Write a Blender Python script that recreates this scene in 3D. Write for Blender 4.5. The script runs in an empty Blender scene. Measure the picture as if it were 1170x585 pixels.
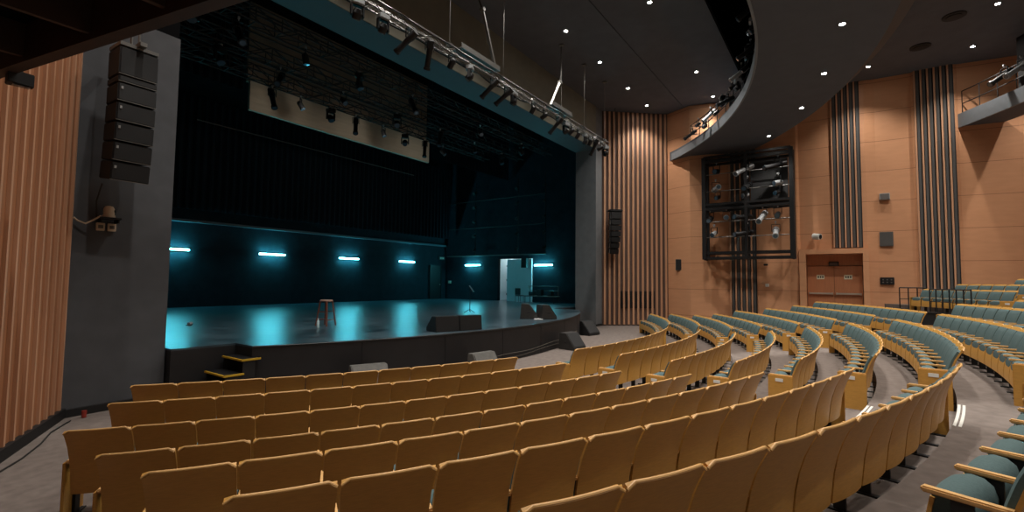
import bpy, math, random
from mathutils import Vector, Matrix
random.seed(7)
sc = bpy.context.scene
COL = sc.collection
PI = math.pi
R_ = math.radians
ZUP = 2.4                      # everything is laid out with z=0 at eye height, then lifted so the stalls floor is z=0

# ------------------------------------------------------------------ materials
def mat(name, col, rough=.6, metal=0., spec=.5, var=0., scale=8., stretch=(1,1,1), bump=0., emit=None, estr=0., dark=None, bscale=None):
    m = bpy.data.materials.new(name); m.use_nodes = True
    nt = m.node_tree; b = nt.nodes['Principled BSDF']
    b.inputs['Base Color'].default_value = (*col, 1)
    b.inputs['Roughness'].default_value = rough
    b.inputs['Metallic'].default_value = metal
    b.inputs['Specular IOR Level'].default_value = spec
    if emit:
        b.inputs['Emission Color'].default_value = (*emit, 1); b.inputs['Emission Strength'].default_value = estr
    if var or bump:
        tc = nt.nodes.new('ShaderNodeTexCoord'); mp = nt.nodes.new('ShaderNodeMapping')
        mp.inputs['Scale'].default_value = stretch
        nz = nt.nodes.new('ShaderNodeTexNoise'); nz.inputs['Scale'].default_value = scale; nz.inputs['Detail'].default_value = 5
        nt.links.new(tc.outputs['Object'], mp.inputs['Vector']); nt.links.new(mp.outputs[0], nz.inputs['Vector'])
        if var:
            cr = nt.nodes.new('ShaderNodeValToRGB')
            d = dark or tuple(c*(1-var) for c in col)
            l = tuple(min(1, c*(1+var*.7)) for c in col)
            cr.color_ramp.elements[0].position = .3; cr.color_ramp.elements[0].color = (*d, 1)
            cr.color_ramp.elements[1].position = .7; cr.color_ramp.elements[1].color = (*l, 1)
            nt.links.new(nz.outputs['Fac'], cr.inputs[0]); nt.links.new(cr.outputs[0], b.inputs['Base Color'])
        if bump:
            bp = nt.nodes.new('ShaderNodeBump'); bp.inputs['Strength'].default_value = bump; bp.inputs['Distance'].default_value = .01
            nt.links.new(nz.outputs['Fac'], bp.inputs['Height']); nt.links.new(bp.outputs[0], b.inputs['Normal'])
    return m
def s2l(r, g, b):
    f = lambda v: ((v/255)/12.92 if v/255 <= .04045 else (((v/255)+.055)/1.055)**2.4)
    return (f(r), f(g), f(b))
M = {}
M['wood'] = mat('seat_plywood', s2l(196,146,72), .42, var=.10, scale=14, stretch=(1,1,9), spec=.35)
M['edge'] = mat('seat_wood_edge', s2l(208,162,102), .42, var=.06, scale=20)
M['green'] = mat('green_upholstery', s2l(81,98,98), .95, var=.08, scale=60, bump=.2, spec=.15)
M['black'] = mat('black_metal', s2l(24,24,25), .45, spec=.4)
M['iron'] = mat('dark_iron', s2l(20,20,21), .6)
M['steel'] = mat('truss_aluminium', s2l(120,118,114), .45, metal=.5)
M['lensglass'] = mat('lens_glass', s2l(90,110,125), .12, metal=.4)
M['silver'] = mat('silver_housing', s2l(175,178,180), .35, metal=.3)
M['white'] = mat('white_plastic', s2l(225,224,218), .4)
M['cream'] = mat('cream_plastic', s2l(205,185,160), .5)
M['grille'] = mat('speaker_grille', s2l(30,30,31), .75, var=.25, scale=300)
M['speaker'] = mat('speaker_cabinet', s2l(28,28,29), .6, spec=.4)
M['speakergrey'] = mat('worn_speaker_top', s2l(92,90,86), .6, var=.2, scale=10)
M['carpet'] = mat('grey_brown_carpet', s2l(118,108,102), .97, var=.16, scale=7, bump=.25, spec=.1)
M['riser'] = mat('dark_step_riser', s2l(52,48,45), .9)
M['stage'] = None
M['stagefront'] = mat('black_stage_front', s2l(30,29,31), .55, var=.2, scale=3)
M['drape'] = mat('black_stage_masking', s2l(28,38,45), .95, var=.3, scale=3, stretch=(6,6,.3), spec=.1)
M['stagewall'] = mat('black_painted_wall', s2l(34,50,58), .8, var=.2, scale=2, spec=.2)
M['ceil'] = mat('charcoal_ceiling', s2l(96,98,103), .85, var=.08, scale=2, spec=.2)
M['ceil2'] = mat('charcoal_ceiling_cloud', s2l(92,94,99), .8, var=.06, scale=2, spec=.2)
M['void'] = mat('black_void_paint', s2l(14,14,15), .95, spec=.05)
M['pier2'] = mat('grey_plaster', s2l(112,114,116), .9, var=.08, scale=3, bump=.1, spec=.2)
M['speakerbrown'] = mat('worn_black_plywood', s2l(48,46,44), .6, var=.2, scale=12)
M['fascia'] = mat('grey_fascia', s2l(120,124,128), .6, var=.06, scale=5)
M['fasciadark'] = mat('dark_grey_fascia', s2l(84,80,76), .7, var=.06, scale=5)
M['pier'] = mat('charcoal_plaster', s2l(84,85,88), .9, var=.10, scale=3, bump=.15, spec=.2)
M['header'] = mat('taupe_plaster', s2l(124,122,110), .9, var=.08, scale=2, spec=.2)
M['beige'] = mat('beige_acoustic_board', s2l(196,182,160), .8, var=.10, scale=3, stretch=(.3,1,3))
M['rib'] = mat('light_wood_batten', s2l(200,150,116), .5, var=.08, scale=9, stretch=(1,1,.1))
M['gapdark'] = mat('dark_batten_backing', s2l(92,72,62), .8, var=.1, scale=5)
M['gapbrown'] = mat('brown_wood_backing', s2l(158,104,68), .6, var=.10, scale=6, stretch=(3,3,.2))
M['charslat'] = mat('charcoal_slat', s2l(78,76,74), .7, var=.06, scale=6)
M['yellow'] = mat('yellow_step_tape', s2l(190,150,30), .7)
M['soffit'] = mat('brown_soffit_steel', s2l(62,44,34), .6, var=.15, scale=6)
M['red'] = mat('red_wood_stool', s2l(112,62,48), .45, var=.15, scale=12)
M['door'] = mat('flush_wood_door', s2l(186,122,84), .5, var=.08, scale=5, stretch=(3,3,.3))
M['chrome'] = mat('brushed_panic_bar', s2l(200,190,175), .35, metal=.5)
M['sign'] = mat('ivory_sign', s2l(230,222,196), .5)
M['signtext'] = mat('sign_lettering', s2l(70,66,50), .6)
M['teal'] = mat('pale_blue_door', s2l(222,232,234), .35, var=.03, scale=3)
M['tube'] = mat('cyan_tube', (0.1,.5,.6), .5, emit=(.10,.76,.94), estr=72)
M['lens_on'] = mat('lit_downlight_lens', (1,1,1), .5, emit=(1,.94,.86), estr=55)
M['worklight'] = mat('bright_corridor_lamp', (1,1,1), .5, emit=(.75,.93,1), estr=30)
M['nosing'] = mat('white_step_nosing', s2l(205,203,196), .6)
M['cable'] = mat('cable_rubber', s2l(40,38,36), .7)
M['greybox'] = mat('grey_box', s2l(96,92,88), .6)
M['paper'] = mat('white_paper', s2l(225,225,225), .8)

def orange_wall():
    m = bpy.data.materials.new('orange_veneer_wall'); m.use_nodes = True
    nt = m.node_tree; b = nt.nodes['Principled BSDF']; b.inputs['Roughness'].default_value = .5
    b.inputs['Specular IOR Level'].default_value = .35
    tc = nt.nodes.new('ShaderNodeTexCoord')
    nz = nt.nodes.new('ShaderNodeTexNoise'); nz.inputs['Scale'].default_value = 1.6; nz.inputs['Detail'].default_value = 6
    mp = nt.nodes.new('ShaderNodeMapping'); mp.inputs['Scale'].default_value = (1,1,5)
    nt.links.new(tc.outputs['Object'], mp.inputs[0]); nt.links.new(mp.outputs[0], nz.inputs['Vector'])
    cr = nt.nodes.new('ShaderNodeValToRGB')
    cr.color_ramp.elements[0].position = .3; cr.color_ramp.elements[0].color = (*s2l(202,147,108), 1)
    cr.color_ramp.elements[1].position = .7; cr.color_ramp.elements[1].color = (*s2l(209,153,114), 1)
    nt.links.new(nz.outputs['Fac'], cr.inputs[0])
    sp = nt.nodes.new('ShaderNodeSeparateXYZ'); nt.links.new(tc.outputs['Object'], sp.inputs[0])
    md = nt.nodes.new('ShaderNodeMath'); md.operation = 'MODULO'; md.inputs[1].default_value = 1.42
    ad = nt.nodes.new('ShaderNodeMath'); ad.operation = 'ADD'; ad.inputs[1].default_value = 20.2
    nt.links.new(sp.outputs['Z'], ad.inputs[0]); nt.links.new(ad.outputs[0], md.inputs[0])
    lt = nt.nodes.new('ShaderNodeMath'); lt.operation = 'LESS_THAN'; lt.inputs[1].default_value = .02
    nt.links.new(md.outputs[0], lt.inputs[0])
    mx = nt.nodes.new('ShaderNodeMixRGB'); mx.inputs[2].default_value = (*s2l(150,98,70), 1)
    nt.links.new(lt.outputs[0], mx.inputs[0]); nt.links.new(cr.outputs[0], mx.inputs[1]); nt.links.new(mx.outputs[0], b.inputs['Base Color'])
    return m
M['orange'] = orange_wall()
def stage_mat():
    m = bpy.data.materials.new('glossy_stage_floor'); m.use_nodes = True
    nt = m.node_tree; b = nt.nodes['Principled BSDF']
    tc = nt.nodes.new('ShaderNodeTexCoord')
    nz = nt.nodes.new('ShaderNodeTexNoise'); nz.inputs['Scale'].default_value = 1.3; nz.inputs['Detail'].default_value = 8
    nt.links.new(tc.outputs['Object'], nz.inputs['Vector'])
    cr = nt.nodes.new('ShaderNodeValToRGB')
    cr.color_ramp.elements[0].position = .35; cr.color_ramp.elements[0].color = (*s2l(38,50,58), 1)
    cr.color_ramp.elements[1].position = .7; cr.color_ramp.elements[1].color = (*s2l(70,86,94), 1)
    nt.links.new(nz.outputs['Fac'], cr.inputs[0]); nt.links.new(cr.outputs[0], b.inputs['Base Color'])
    mr = nt.nodes.new('ShaderNodeMapRange'); mr.inputs['To Min'].default_value = .24; mr.inputs['To Max'].default_value = .38
    nt.links.new(nz.outputs['Fac'], mr.inputs[0]); nt.links.new(mr.outputs[0], b.inputs['Roughness'])
    n2 = nt.nodes.new('ShaderNodeTexNoise'); n2.inputs['Scale'].default_value = 3.5; n2.inputs['Detail'].default_value = 3
    nt.links.new(tc.outputs['Object'], n2.inputs['Vector'])
    bp = nt.nodes.new('ShaderNodeBump'); bp.inputs['Strength'].default_value = .08; bp.inputs['Distance'].default_value = .02
    nt.links.new(n2.outputs['Fac'], bp.inputs['Height']); nt.links.new(bp.outputs[0], b.inputs['Normal'])
    return m
M['stage'] = stage_mat()

# ------------------------------------------------------------------ mesh builder
class MB:
    def __init__(s): s.v = []; s.f = []
    def add(s, vs, fs):
        n = len(s.v); s.v += [tuple(v) for v in vs]; s.f += [tuple(n+i for i in f) for f in fs]; return s
    def box(s, c, d, m=None):
        x, y, z = c; a, b, h = d[0]/2, d[1]/2, d[2]/2
        vs = [Vector(q) for q in ((-a,-b,-h),(a,-b,-h),(a,b,-h),(-a,b,-h),(-a,-b,h),(a,-b,h),(a,b,h),(-a,b,h))]
        vs = [(m @ v if m else v) + Vector(c) for v in vs]
        return s.add(vs, [(0,3,2,1),(4,5,6,7),(0,1,5,4),(1,2,6,5),(2,3,7,6),(3,0,4,7)])
    def bb(s, x0, x1, y0, y1, z0, z1): return s.box(((x0+x1)/2,(y0+y1)/2,(z0+z1)/2),(abs(x1-x0),abs(y1-y0),abs(z1-z0)))
    def cyl(s, p0, p1, r, r2=None, n=10, caps=True):
        p0, p1 = Vector(p0), Vector(p1); r2 = r if r2 is None else r2
        d = (p1-p0).normalized(); a = d.orthogonal().normalized(); b = d.cross(a)
        vs = [p0+(a*math.cos(t)+b*math.sin(t))*r for t in [2*PI*i/n for i in range(n)]]
        vs += [p1+(a*math.cos(t)+b*math.sin(t))*r2 for t in [2*PI*i/n for i in range(n)]]
        fs = [(i,(i+1)%n,n+(i+1)%n,n+i) for i in range(n)]
        if caps: fs += [tuple(range(n-1,-1,-1)), tuple(range(n,2*n))]
        return s.add(vs, fs)
    def tube(s, pts, r, n=8):
        pts = [Vector(p) for p in pts]; rings = []
        for i, p in enumerate(pts):
            d = (pts[min(i+1,len(pts)-1)]-pts[max(i-1,0)]).normalized()
            a = d.cross(Vector((.13,.21,.97))); a = (a if a.length > .05 else d.orthogonal()).normalized(); b = d.cross(a)
            rings.append([p+(a*math.cos(2*PI*k/n)+b*math.sin(2*PI*k/n))*r for k in range(n)])
        vs = [v for q in rings for v in q]; fs = []
        for i in range(len(pts)-1):
            fs += [(i*n+k, i*n+(k+1)%n, (i+1)*n+(k+1)%n, (i+1)*n+k) for k in range(n)]
        fs += [tuple(range(n-1,-1,-1)), tuple((len(pts)-1)*n+k for k in range(n))]
        return s.add(vs, fs)
    def prism(s, poly, z0, z1, m=None):          # poly in xy, extruded in z, then m
        n = len(poly); vs = [Vector((x,y,z0)) for x,y in poly]+[Vector((x,y,z1)) for x,y in poly]
        if m: vs = [m @ v for v in vs]
        return s.add(vs, [tuple(range(n-1,-1,-1)), tuple(range(n,2*n))]+[(i,(i+1)%n,n+(i+1)%n,n+i) for i in range(n)])
    def lathe(s, prof, c=(0,0,0), n=20):
        vs = [(c[0]+r*math.cos(2*PI*k/n), c[1]+r*math.sin(2*PI*k/n), c[2]+z) for r,z in prof for k in range(n)]
        fs = [(i*n+k, i*n+(k+1)%n, (i+1)*n+(k+1)%n, (i+1)*n+k) for i in range(len(prof)-1) for k in range(n)]
        return s.add(vs, fs)
    def sheet(s, f, nu, nv, th):
        """closed slab: f(u,v)->(point, normal), thickened by th along -normal"""
        top = [f(i/nu, j/nv) for j in range(nv+1) for i in range(nu+1)]
        vs = [Vector(p) for p, _ in top]+[Vector(p)-Vector(q)*th for p, q in top]
        k = (nu+1)*(nv+1); fs = []
        for j in range(nv):
            for i in range(nu):
                a = j*(nu+1)+i; fs += [(a,a+1,a+nu+2,a+nu+1), (k+a+nu+1,k+a+nu+2,k+a+1,k+a)]
        for i in range(nu):
            fs += [(i, k+i, k+i+1, i+1)]; a = nv*(nu+1)+i; fs += [(a+1, k+a+1, k+a, a)]
        for j in range(nv):
            a = j*(nu+1); fs += [(a+nu+1, k+a+nu+1, k+a, a)]; a += nu; fs += [(a, k+a, k+a+nu+1, a+nu+1)]
        return s.add(vs, fs)
    def build(s, name, m, parent=None, smooth=False, bevel=0, origin=None, kind=None):
        me = bpy.data.meshes.new(name); me.from_pydata(s.v, [], s.f); me.validate()
        if isinstance(m, str): m = M[m]
        me.materials.append(m)
        import bmesh
        bm = bmesh.new(); bm.from_mesh(me); bmesh.ops.recalc_face_normals(bm, faces=bm.faces)
        if bevel: bmesh.ops.bevel(bm, geom=list(bm.edges), offset=bevel, segments=2, affect='EDGES', clamp_overlap=True)
        bm.to_mesh(me); bm.free()
        if smooth:
            for p in me.polygons: p.use_smooth = True
            if hasattr(me, 'set_sharp_from_angle'): me.set_sharp_from_angle(angle=R_(40))
        o = bpy.data.objects.new(name, me); COL.objects.link(o)
        if origin: 
            me.transform(Matrix.Translation(-Vector(origin))); o.location = origin
        if parent: o.parent = parent
        if kind: o['kind'] = kind
        return o
def thing(name, label, cat, loc, rz=0, group=None):
    o = bpy.data.objects.new(name, None); COL.objects.link(o); o.empty_display_size = .1
    o.location = loc; o.rotation_euler = (0,0,rz); o['label'] = label; o['category'] = cat
    if group: o['group'] = group
    return o
def tag(o, label, cat, group=None):
    o['label'] = label; o['category'] = cat
    if group: o['group'] = group
    return o
def struct(o): o['kind'] = 'structure'; return o
def copy_tree(o, parent=None):
    c = o.copy(); COL.objects.link(c); c.parent = parent
    for ch in KIDS.get(o.name, []): 
        copy_tree(ch, c)
    return c
KIDS = {}
def index_kids():
    KIDS.clear()
    for o in bpy.data.objects:
        if o.parent: KIDS.setdefault(o.parent.name, []).append(o)
ORD = ['','first','second','third','fourth','fifth','sixth','seventh','eighth','ninth','tenth','eleventh','twelfth','thirteenth','fourteenth','fifteenth','sixteenth','seventeenth','eighteenth']

CX, CY = 12.548, 21.279
def pol(r, deg): a = R_(deg); return (CX+r*math.sin(a), CY-r*math.cos(a))
RAD = [16.860+1.0158*i for i in range(9)]
ZT = [-1.4585,-1.459,-1.4747,-1.4209,-1.2593,-1.0892,-.9216,-.7435,-.5146]
ZF = [-2.4,-2.4,-2.4,-2.35,-2.189,-2.019,-1.852,-1.673,-1.445]
def ring(mb, r0, r1, a0, a1, z0, z1, n=60):
    vs = []
    for i in range(n+1):
        a = a0+(a1-a0)*i/n
        for r, z in ((r0,z0),(r1,z0),(r1,z1),(r0,z1)):
            x, y = pol(r, a); vs.append((x,y,z))
    fs = []
    for i in range(n):
        for k in range(4):
            fs.append((4*i+k, 4*i+(k+1)%4, 4*i+4+(k+1)%4, 4*i+4+k))
    fs += [(3,2,1,0),(4*n,4*n+1,4*n+2,4*n+3)]
    return mb.add(vs, fs)

# ------------------------------------------------------------------ camera
cam_d = bpy.data.cameras.new('camera'); cam = bpy.data.objects.new('camera', cam_d); COL.objects.link(cam)
cam_d.sensor_width = 36; cam_d.lens = 36*533.429/1170; cam_d.clip_start = .05; cam_d.clip_end = 200
F = Vector((0.81703913,0.57400987,0.05440335)); Rt = Vector((0.57432735,-0.81854955,0.01116854)); U = Vector((-0.05094269,-0.0221202,0.99845658))
m3 = Matrix((Rt, U, -F)).transposed()
cam.matrix_world = Matrix.Translation((0,0,0)) @ m3.to_4x4()
sc.camera = cam

# ------------------------------------------------------------------ floor, tiers
o = MB().bb(-3.5, 29.5, -14, 12.3, -2.6, -2.4).build('floor', 'carpet'); struct(o)
levels = [(3,ZF[3]),(4,ZF[4]),(5,ZF[5]),(6,ZF[6]),(7,ZF[7]),(8,ZF[8]),(9,-1.29),(10,-1.04),(11,-.83),(12,-.62)]
for k, (i, z) in enumerate(levels):
    r0 = RAD[0]+1.0158*(i-1)-.10 if i < 10 else (26.5, 27.45, 28.4)[i-10]
    r1 = (RAD[0]+1.0158*i-.10) if i < 9 else (26.5 if i == 9 else (27.45, 28.4, 36)[i-10])
    a1 = {3:51,4:48.5,5:46,6:43.5,7:41.5,8:39.5,9:37.6}.get(i,37)
    if i in (10,11,12): a0 = 9
    else: a0 = -43+1.0*(i-3)
    o = ring(MB(), r0, r1 if i not in (8,) else r1, a0, a1, -2.4, z, 70).build('floor', 'carpet'); struct(o)
# rear continuation of the ninth level behind the cross aisle for the middle block
o = ring(MB(), 26.1, 32, -20, 9, -2.4, -1.04, 30).build('floor', 'carpet'); struct(o)

# ------------------------------------------------------------------ stage
AC = (12.4, 25.28, 17.0)
def apron(r=17.0, x0=4.92, x1=21.45, n=60):
    return [(x0+(x1-x0)*i/n, AC[1]-math.sqrt(r*r-(x0+(x1-x0)*i/n-AC[0])**2)) for i in range(n+1)]
poly = [(3.4,10.74),(4.92,10.74)]+apron()+[(21.45,12.4),(27.2,12.4),(27.2,25.5),(2.0,25.5),(2.0,12.3),(3.4,12.3)]
poly = [(2.0,12.3),(3.72,12.3),(3.72,10.74),(4.92,10.74)]+apron()+[(21.45,12.4),(27.2,12.4),(27.2,25.5),(2.0,25.5)]
body = MB().prism(poly, -2.4, -1.44).build('floor', 'stagefront'); struct(body)
def tri_top(poly, z0, z1, m):
    return MB().prism(poly, z0, z1).build('floor', m)
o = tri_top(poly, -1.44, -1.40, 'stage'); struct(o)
# seam panels on the stage front
mb = MB()
for x in (7.0,9.2,11.4,13.6,15.8,18.0):
    y = AC[1]-math.sqrt(17.0**2-(x-AC[0])**2); mb.bb(x-.008, x+.008, y-.006, y+.02, -2.38, -1.46)
struct(mb.build('trim_1', 'iron'))
mb = MB()
pts = [(x, y-.012, -1.415) for x, y in apron()]
mb.tube(pts, .012, 6); struct(mb.build('trim_2', 'black'))
# stage steps at the left corner
for k, (x0, z, lab) in enumerate(((4.62,-1.66,'black'),(4.36,-1.91,''),(4.10,-2.16,''))):
    pass
st = thing('stage_steps', 'black portable steps with yellow edged treads at left stage corner', 'steps', (4.4,10.25,-2.4))
for k, (x1, z) in enumerate(((.60,.77),(.28,.50),(-.04,.25))):
    t = MB().bb(x1-.36, x1, -.42, .42, z-.035, z).build('tread', 'black', st, bevel=.006)
    mb = MB().bb(x1-.37, x1+.005, -.432, -.40, z-.03, z+.004)
    mb.bb(x1-.375, x1-.345, -.43, .43, z-.03, z+.004); mb.build('yellow_edge', 'yellow', t)
for y in (-.40,.40):
    mb = MB().prism([(-.42,0),(.5,0),(.5,.74),(.26,.74),(.26,.46),(-.06,.46),(-.06,.21),(-.42,.21)], y-.015, y+.015, Matrix(((1,0,0,0),(0,0,1,0),(0,1,0,0),(0,0,0,1))))
    mb.build('side_frame', 'iron', st)

# ------------------------------------------------------------------ stage house
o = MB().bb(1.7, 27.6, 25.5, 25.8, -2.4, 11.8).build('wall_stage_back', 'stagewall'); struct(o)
o = MB().bb(27.2, 27.5, 12.2, 16.9, -2.4, 11.8).bb(27.2,27.5,20.35,25.5,-2.4,11.8).bb(27.2,27.5,16.9,20.35,1.62,11.8).bb(27.2,27.5,16.9,17.35,-1.4,1.62).build('wall_stage_right', 'stagewall'); struct(o)
o = MB().bb(1.7, 2.0, 12.2, 25.5, -2.4, 11.8).build('wall_stage_left', 'stagewall'); struct(o)
o = MB().bb(1.7, 27.6, 12.2, 25.8, 11.8, 12.0).build('ceiling', 'void'); struct(o)
# gallery rails on the stage walls
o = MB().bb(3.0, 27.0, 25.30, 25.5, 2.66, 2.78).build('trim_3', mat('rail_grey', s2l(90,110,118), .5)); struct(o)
o = MB().bb(27.05, 27.2, 16.3, 25.3, 1.86, 1.93).build('trim_4', 'greybox'); struct(o)
# beyond the stage door: corridor
o = MB().bb(30.2, 30.3, 15.5, 22.5, -1.4, 2.6).bb(27.5,30.3,20.9,21.0,-1.4,2.6).bb(27.5,30.3,16.0,16.1,-1.4,2.6).build('wall_corridor', 'teal'); struct(o)
o = MB().bb(27.2, 30.3, 16.0, 21.0, -1.5, -1.4).build('floor', 'stage'); struct(o)
o = MB().bb(27.5, 30.3, 16.0, 21.0, 2.6, 2.7).build('ceiling', 'teal'); struct(o)
dt = thing('stage_door_leaf', 'pale blue open door leaf on the stage side wall', 'door', (27.12,19.45,-1.4))
MB().bb(-.03, .03, -2.08, 0, .02, 2.98).build('door_panel', 'teal', dt, bevel=.005)
MB().bb(-.06, -.03, -1.9, -1.84, .95, 1.15).build('door_handle', 'chrome', dt)
for z in (.5,1.5,2.5): MB().cyl((-.02,.02,z-.06),(-.02,.02,z+.06),.025).build('hinge', 'iron', dt)
cl = thing('corridor_lamp', 'bright white corridor lamp seen through the open stage door', 'lamp', (29.6,20.6,2.3))
MB().bb(-.5,.5,-.12,.12,.1,.16).build('lamp_body', 'white', cl); MB().bb(-.48,.48,-.1,.1,.05,.1).build('lamp_tube', 'worklight', cl)
# dark door at back right of the stage
dd = thing('backstage_door', 'black closed door at the far corner of the stage back wall', 'door', (26.0,25.42,-1.4))
MB().bb(-.55,.55,-.04,.03,0,2.5).build('door_panel', 'iron', dd, bevel=.01)
MB().bb(-.62,-.55,-.06,.04,0,2.57).bb(.55,.62,-.06,.04,0,2.57).bb(-.62,.62,-.06,.04,2.5,2.57).build('door_frame', 'black', dd)
MB().cyl((.42,-.1,1.1),(.42,-.03,1.1),.03).build('door_handle', 'chrome', dd)
es = thing('exit_sign', 'small pale exit sign over the backstage corner', 'sign', (26.6,25.38,1.75))
MB().bb(-.3,.3,-.03,.06,-.12,.12).build('sign_box', 'greybox', es, bevel=.01)
MB().bb(-.2,-.05,-.04,-.03,-.06,.06).bb(.02,.2,-.04,-.03,-.06,.06).build('sign_face', 'sign', es)
sw = tag(MB().bb(27.12,27.2,24.9,25.15,-.2,.0).bb(27.11,27.13,24.95,25.1,-.14,-.06).build('wall_switch', 'cream', origin=(27.16,25.0,-.1)), 'small pale switch plate on the stage right wall', 'switch')

# cyan tube lamps
def tube_lamp(loc, rz, lab):
    t = thing('tube_light', lab, 'light', loc, rz, 'cyan tube lights around the stage')
    MB().bb(-.72,.72,.02,.09,-.03,.09).build('fixture_body', 'white', t, bevel=.01)
    MB().cyl((-.69,-.01,.03),(.69,-.01,.03),.03,n=12).build('glowing_tube', 'tube', t, smooth=True)
    return t
for k, x in enumerate((8.65,13.35,18.24,23.06)):
    tube_lamp((x,25.40,1.30), 0, f'{ORD[k+1]} glowing cyan tube light from the left on stage back wall')
tube_lamp((27.10,22.66,1.16), -PI/2, 'glowing cyan tube light left of the open stage door')
tube_lamp((27.10,16.45,1.10), -PI/2, 'glowing cyan tube light right of the open stage door')

# borders and drapes in the fly space
o = MB().bb(9.3, 19.7, 20.0, 20.15, 7.04, 8.35).build('acoustic_panel', 'beige', origin=(14.5,20.07,7.04)); tag(o, 'long beige panel hanging high behind the stage lighting trusses', 'panel')
o = MB().bb(9.3, 19.7, 20.25, 20.4, 8.3, 11.78).build('shaded_panel_top', mat('shaded_board', s2l(160,140,122), .9, var=.12, scale=2, spec=.1), origin=(14.5,20.3,8.3)); tag(o, 'upper part of the beige panel with shade painted dull brown', 'panel')  # same panel continued upward, its dimmer light painted as a darker brown
def folds(mb, x0, x1, y, z0, z1, n, amp=.06):
    def f(u, v):
        x = x0+(x1-x0)*u; a = 2*PI*u*n
        return (x, y+amp*math.sin(a), z0+(z1-z0)*v), (0,-1,0)
    return mb.sheet(f, n*6, 2, .02)
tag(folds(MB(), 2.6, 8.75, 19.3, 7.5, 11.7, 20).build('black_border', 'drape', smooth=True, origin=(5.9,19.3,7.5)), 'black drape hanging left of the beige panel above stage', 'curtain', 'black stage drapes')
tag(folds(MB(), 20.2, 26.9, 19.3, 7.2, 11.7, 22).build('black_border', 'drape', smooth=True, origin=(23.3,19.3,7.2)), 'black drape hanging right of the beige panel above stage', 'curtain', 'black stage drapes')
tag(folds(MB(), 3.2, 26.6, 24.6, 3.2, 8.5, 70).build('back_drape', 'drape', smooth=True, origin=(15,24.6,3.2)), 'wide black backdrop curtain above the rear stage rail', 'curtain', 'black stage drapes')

# ------------------------------------------------------------------ lantern kit
def rotx(a): return Matrix.Rotation(a, 3, 'X')
def yoke(mb, w=.3, h=.3):
    mb.bb(-w/2-.01,-w/2+.01,-.02,.02,-h,0); mb.bb(w/2-.01,w/2+.01,-.02,.02,-h,0); mb.bb(-w/2,w/2,-.02,.02,-.02,0)
    return mb
def par_lamp(root, tilt, bodym='black', lensm='lensglass', L=.38, r=.11, h=.28):
    """hangs from its origin; aims towards -Y tilted down by tilt"""
    MB().cyl((0,0,.02),(0,0,.10),.02).box((0,0,.10),(.06,.07,.06)).build('hook_clamp', 'silver' if bodym!='black2' else 'iron', root)
    yoke(MB(), 2*r+.06, h).build('yoke', 'black', root)
    d = Vector((0,-math.cos(tilt),-math.sin(tilt))); c = Vector((0,0,-h))
    b = MB().cyl(c-d*L*.45, c-d*L*.3, r*.6, r*.95, 14).cyl(c-d*L*.3, c+d*L*.5, r*.95, r, 14)
    b.build('lamp_housing', bodym if bodym in M else 'black', root, smooth=True)
    MB().cyl(c+d*L*.5, c+d*L*.53, r*.88, n=14).build('lens', lensm, root, smooth=True)
def profile_lamp(root, tilt, bodym='black'):
    MB().cyl((0,0,.02),(0,0,.10),.02).box((0,0,.10),(.06,.07,.06)).build('hook_clamp', 'silver', root)
    yoke(MB(), .30, .30).build('yoke', 'black', root)
    d = Vector((0,-math.cos(tilt),-math.sin(tilt))); c = Vector((0,0,-.30))
    MB().cyl(c-d*.34, c-d*.08, .12,.13, 12).cyl(c-d*.08, c+d*.10, .10, n=12).cyl(c+d*.10, c+d*.58, .095, n=12).cyl(c+d*.54, c+d*.62,.12, n=12).build('lamp_housing', bodym, root, smooth=True)
    MB().cyl(c+d*.62, c+d*.63, .085, n=12).build('lens', 'lensglass', root, smooth=True)
def moving_head(root, tilt, bodym='silver'):
    MB().bb(-.17,.17,-.14,.14,-.16,0).build('base_box', bodym, root, bevel=.02)
    MB().bb(-.05,.05,-.05,.05,0,.10).build('hook_clamp', 'silver', root)
    MB().bb(-.20,-.15,-.06,.06,-.50,-.16).bb(.15,.20,-.06,.06,-.50,-.16).bb(-.2,.2,-.06,.06,-.2,-.16).build('yoke', 'black', root, bevel=.01)
    d = Vector((0,-math.cos(tilt),-math.sin(tilt))); c = Vector((0,0,-.42))
    MB().cyl(c-d*.16, c-d*.05, .08,.14, 14).cyl(c-d*.05, c+d*.12, .14,.13, 14).build('lamp_head', 'black', root, smooth=True)
    MB().cyl(c+d*.12, c+d*.15, .12, n=14).build('lens', 'lensglass', root, smooth=True)
def truss_mesh(x0, x1, w, h, r=.025, pitch=.5, rc=.014):
    """box truss along X, centred on y=0, top chord at z=0"""
    mb = MB()
    for y in (-w/2, w/2):
        for z in (0, -h): mb.cyl((x0,y,z),(x1,y,z), r, n=8)
    n = max(1, round((x1-x0)/pitch)); dx = (x1-x0)/n
    for i in range(n):
        a, b = x0+i*dx, x0+(i+1)*dx
        for y in (-w/2, w/2):
            mb.cyl((a,y,0 if i%2 else -h),(b,y,-h if i%2 else 0), rc, n=6, caps=False)
        mb.cyl((a,-w/2,0),(b,w/2,0), rc, n=6, caps=False); mb.cyl((a,w/2,-h),(b,-w/2,-h), rc, n=6, caps=False)
        mb.cyl((a,-w/2,-h),(a,w/2,-h), rc, n=6, caps=False); mb.cyl((a,-w/2,0),(a,-w/2,-h), rc, n=6, caps=False); mb.cyl((a,w/2,0),(a,w/2,-h), rc, n=6, caps=False)
    return mb

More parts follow.
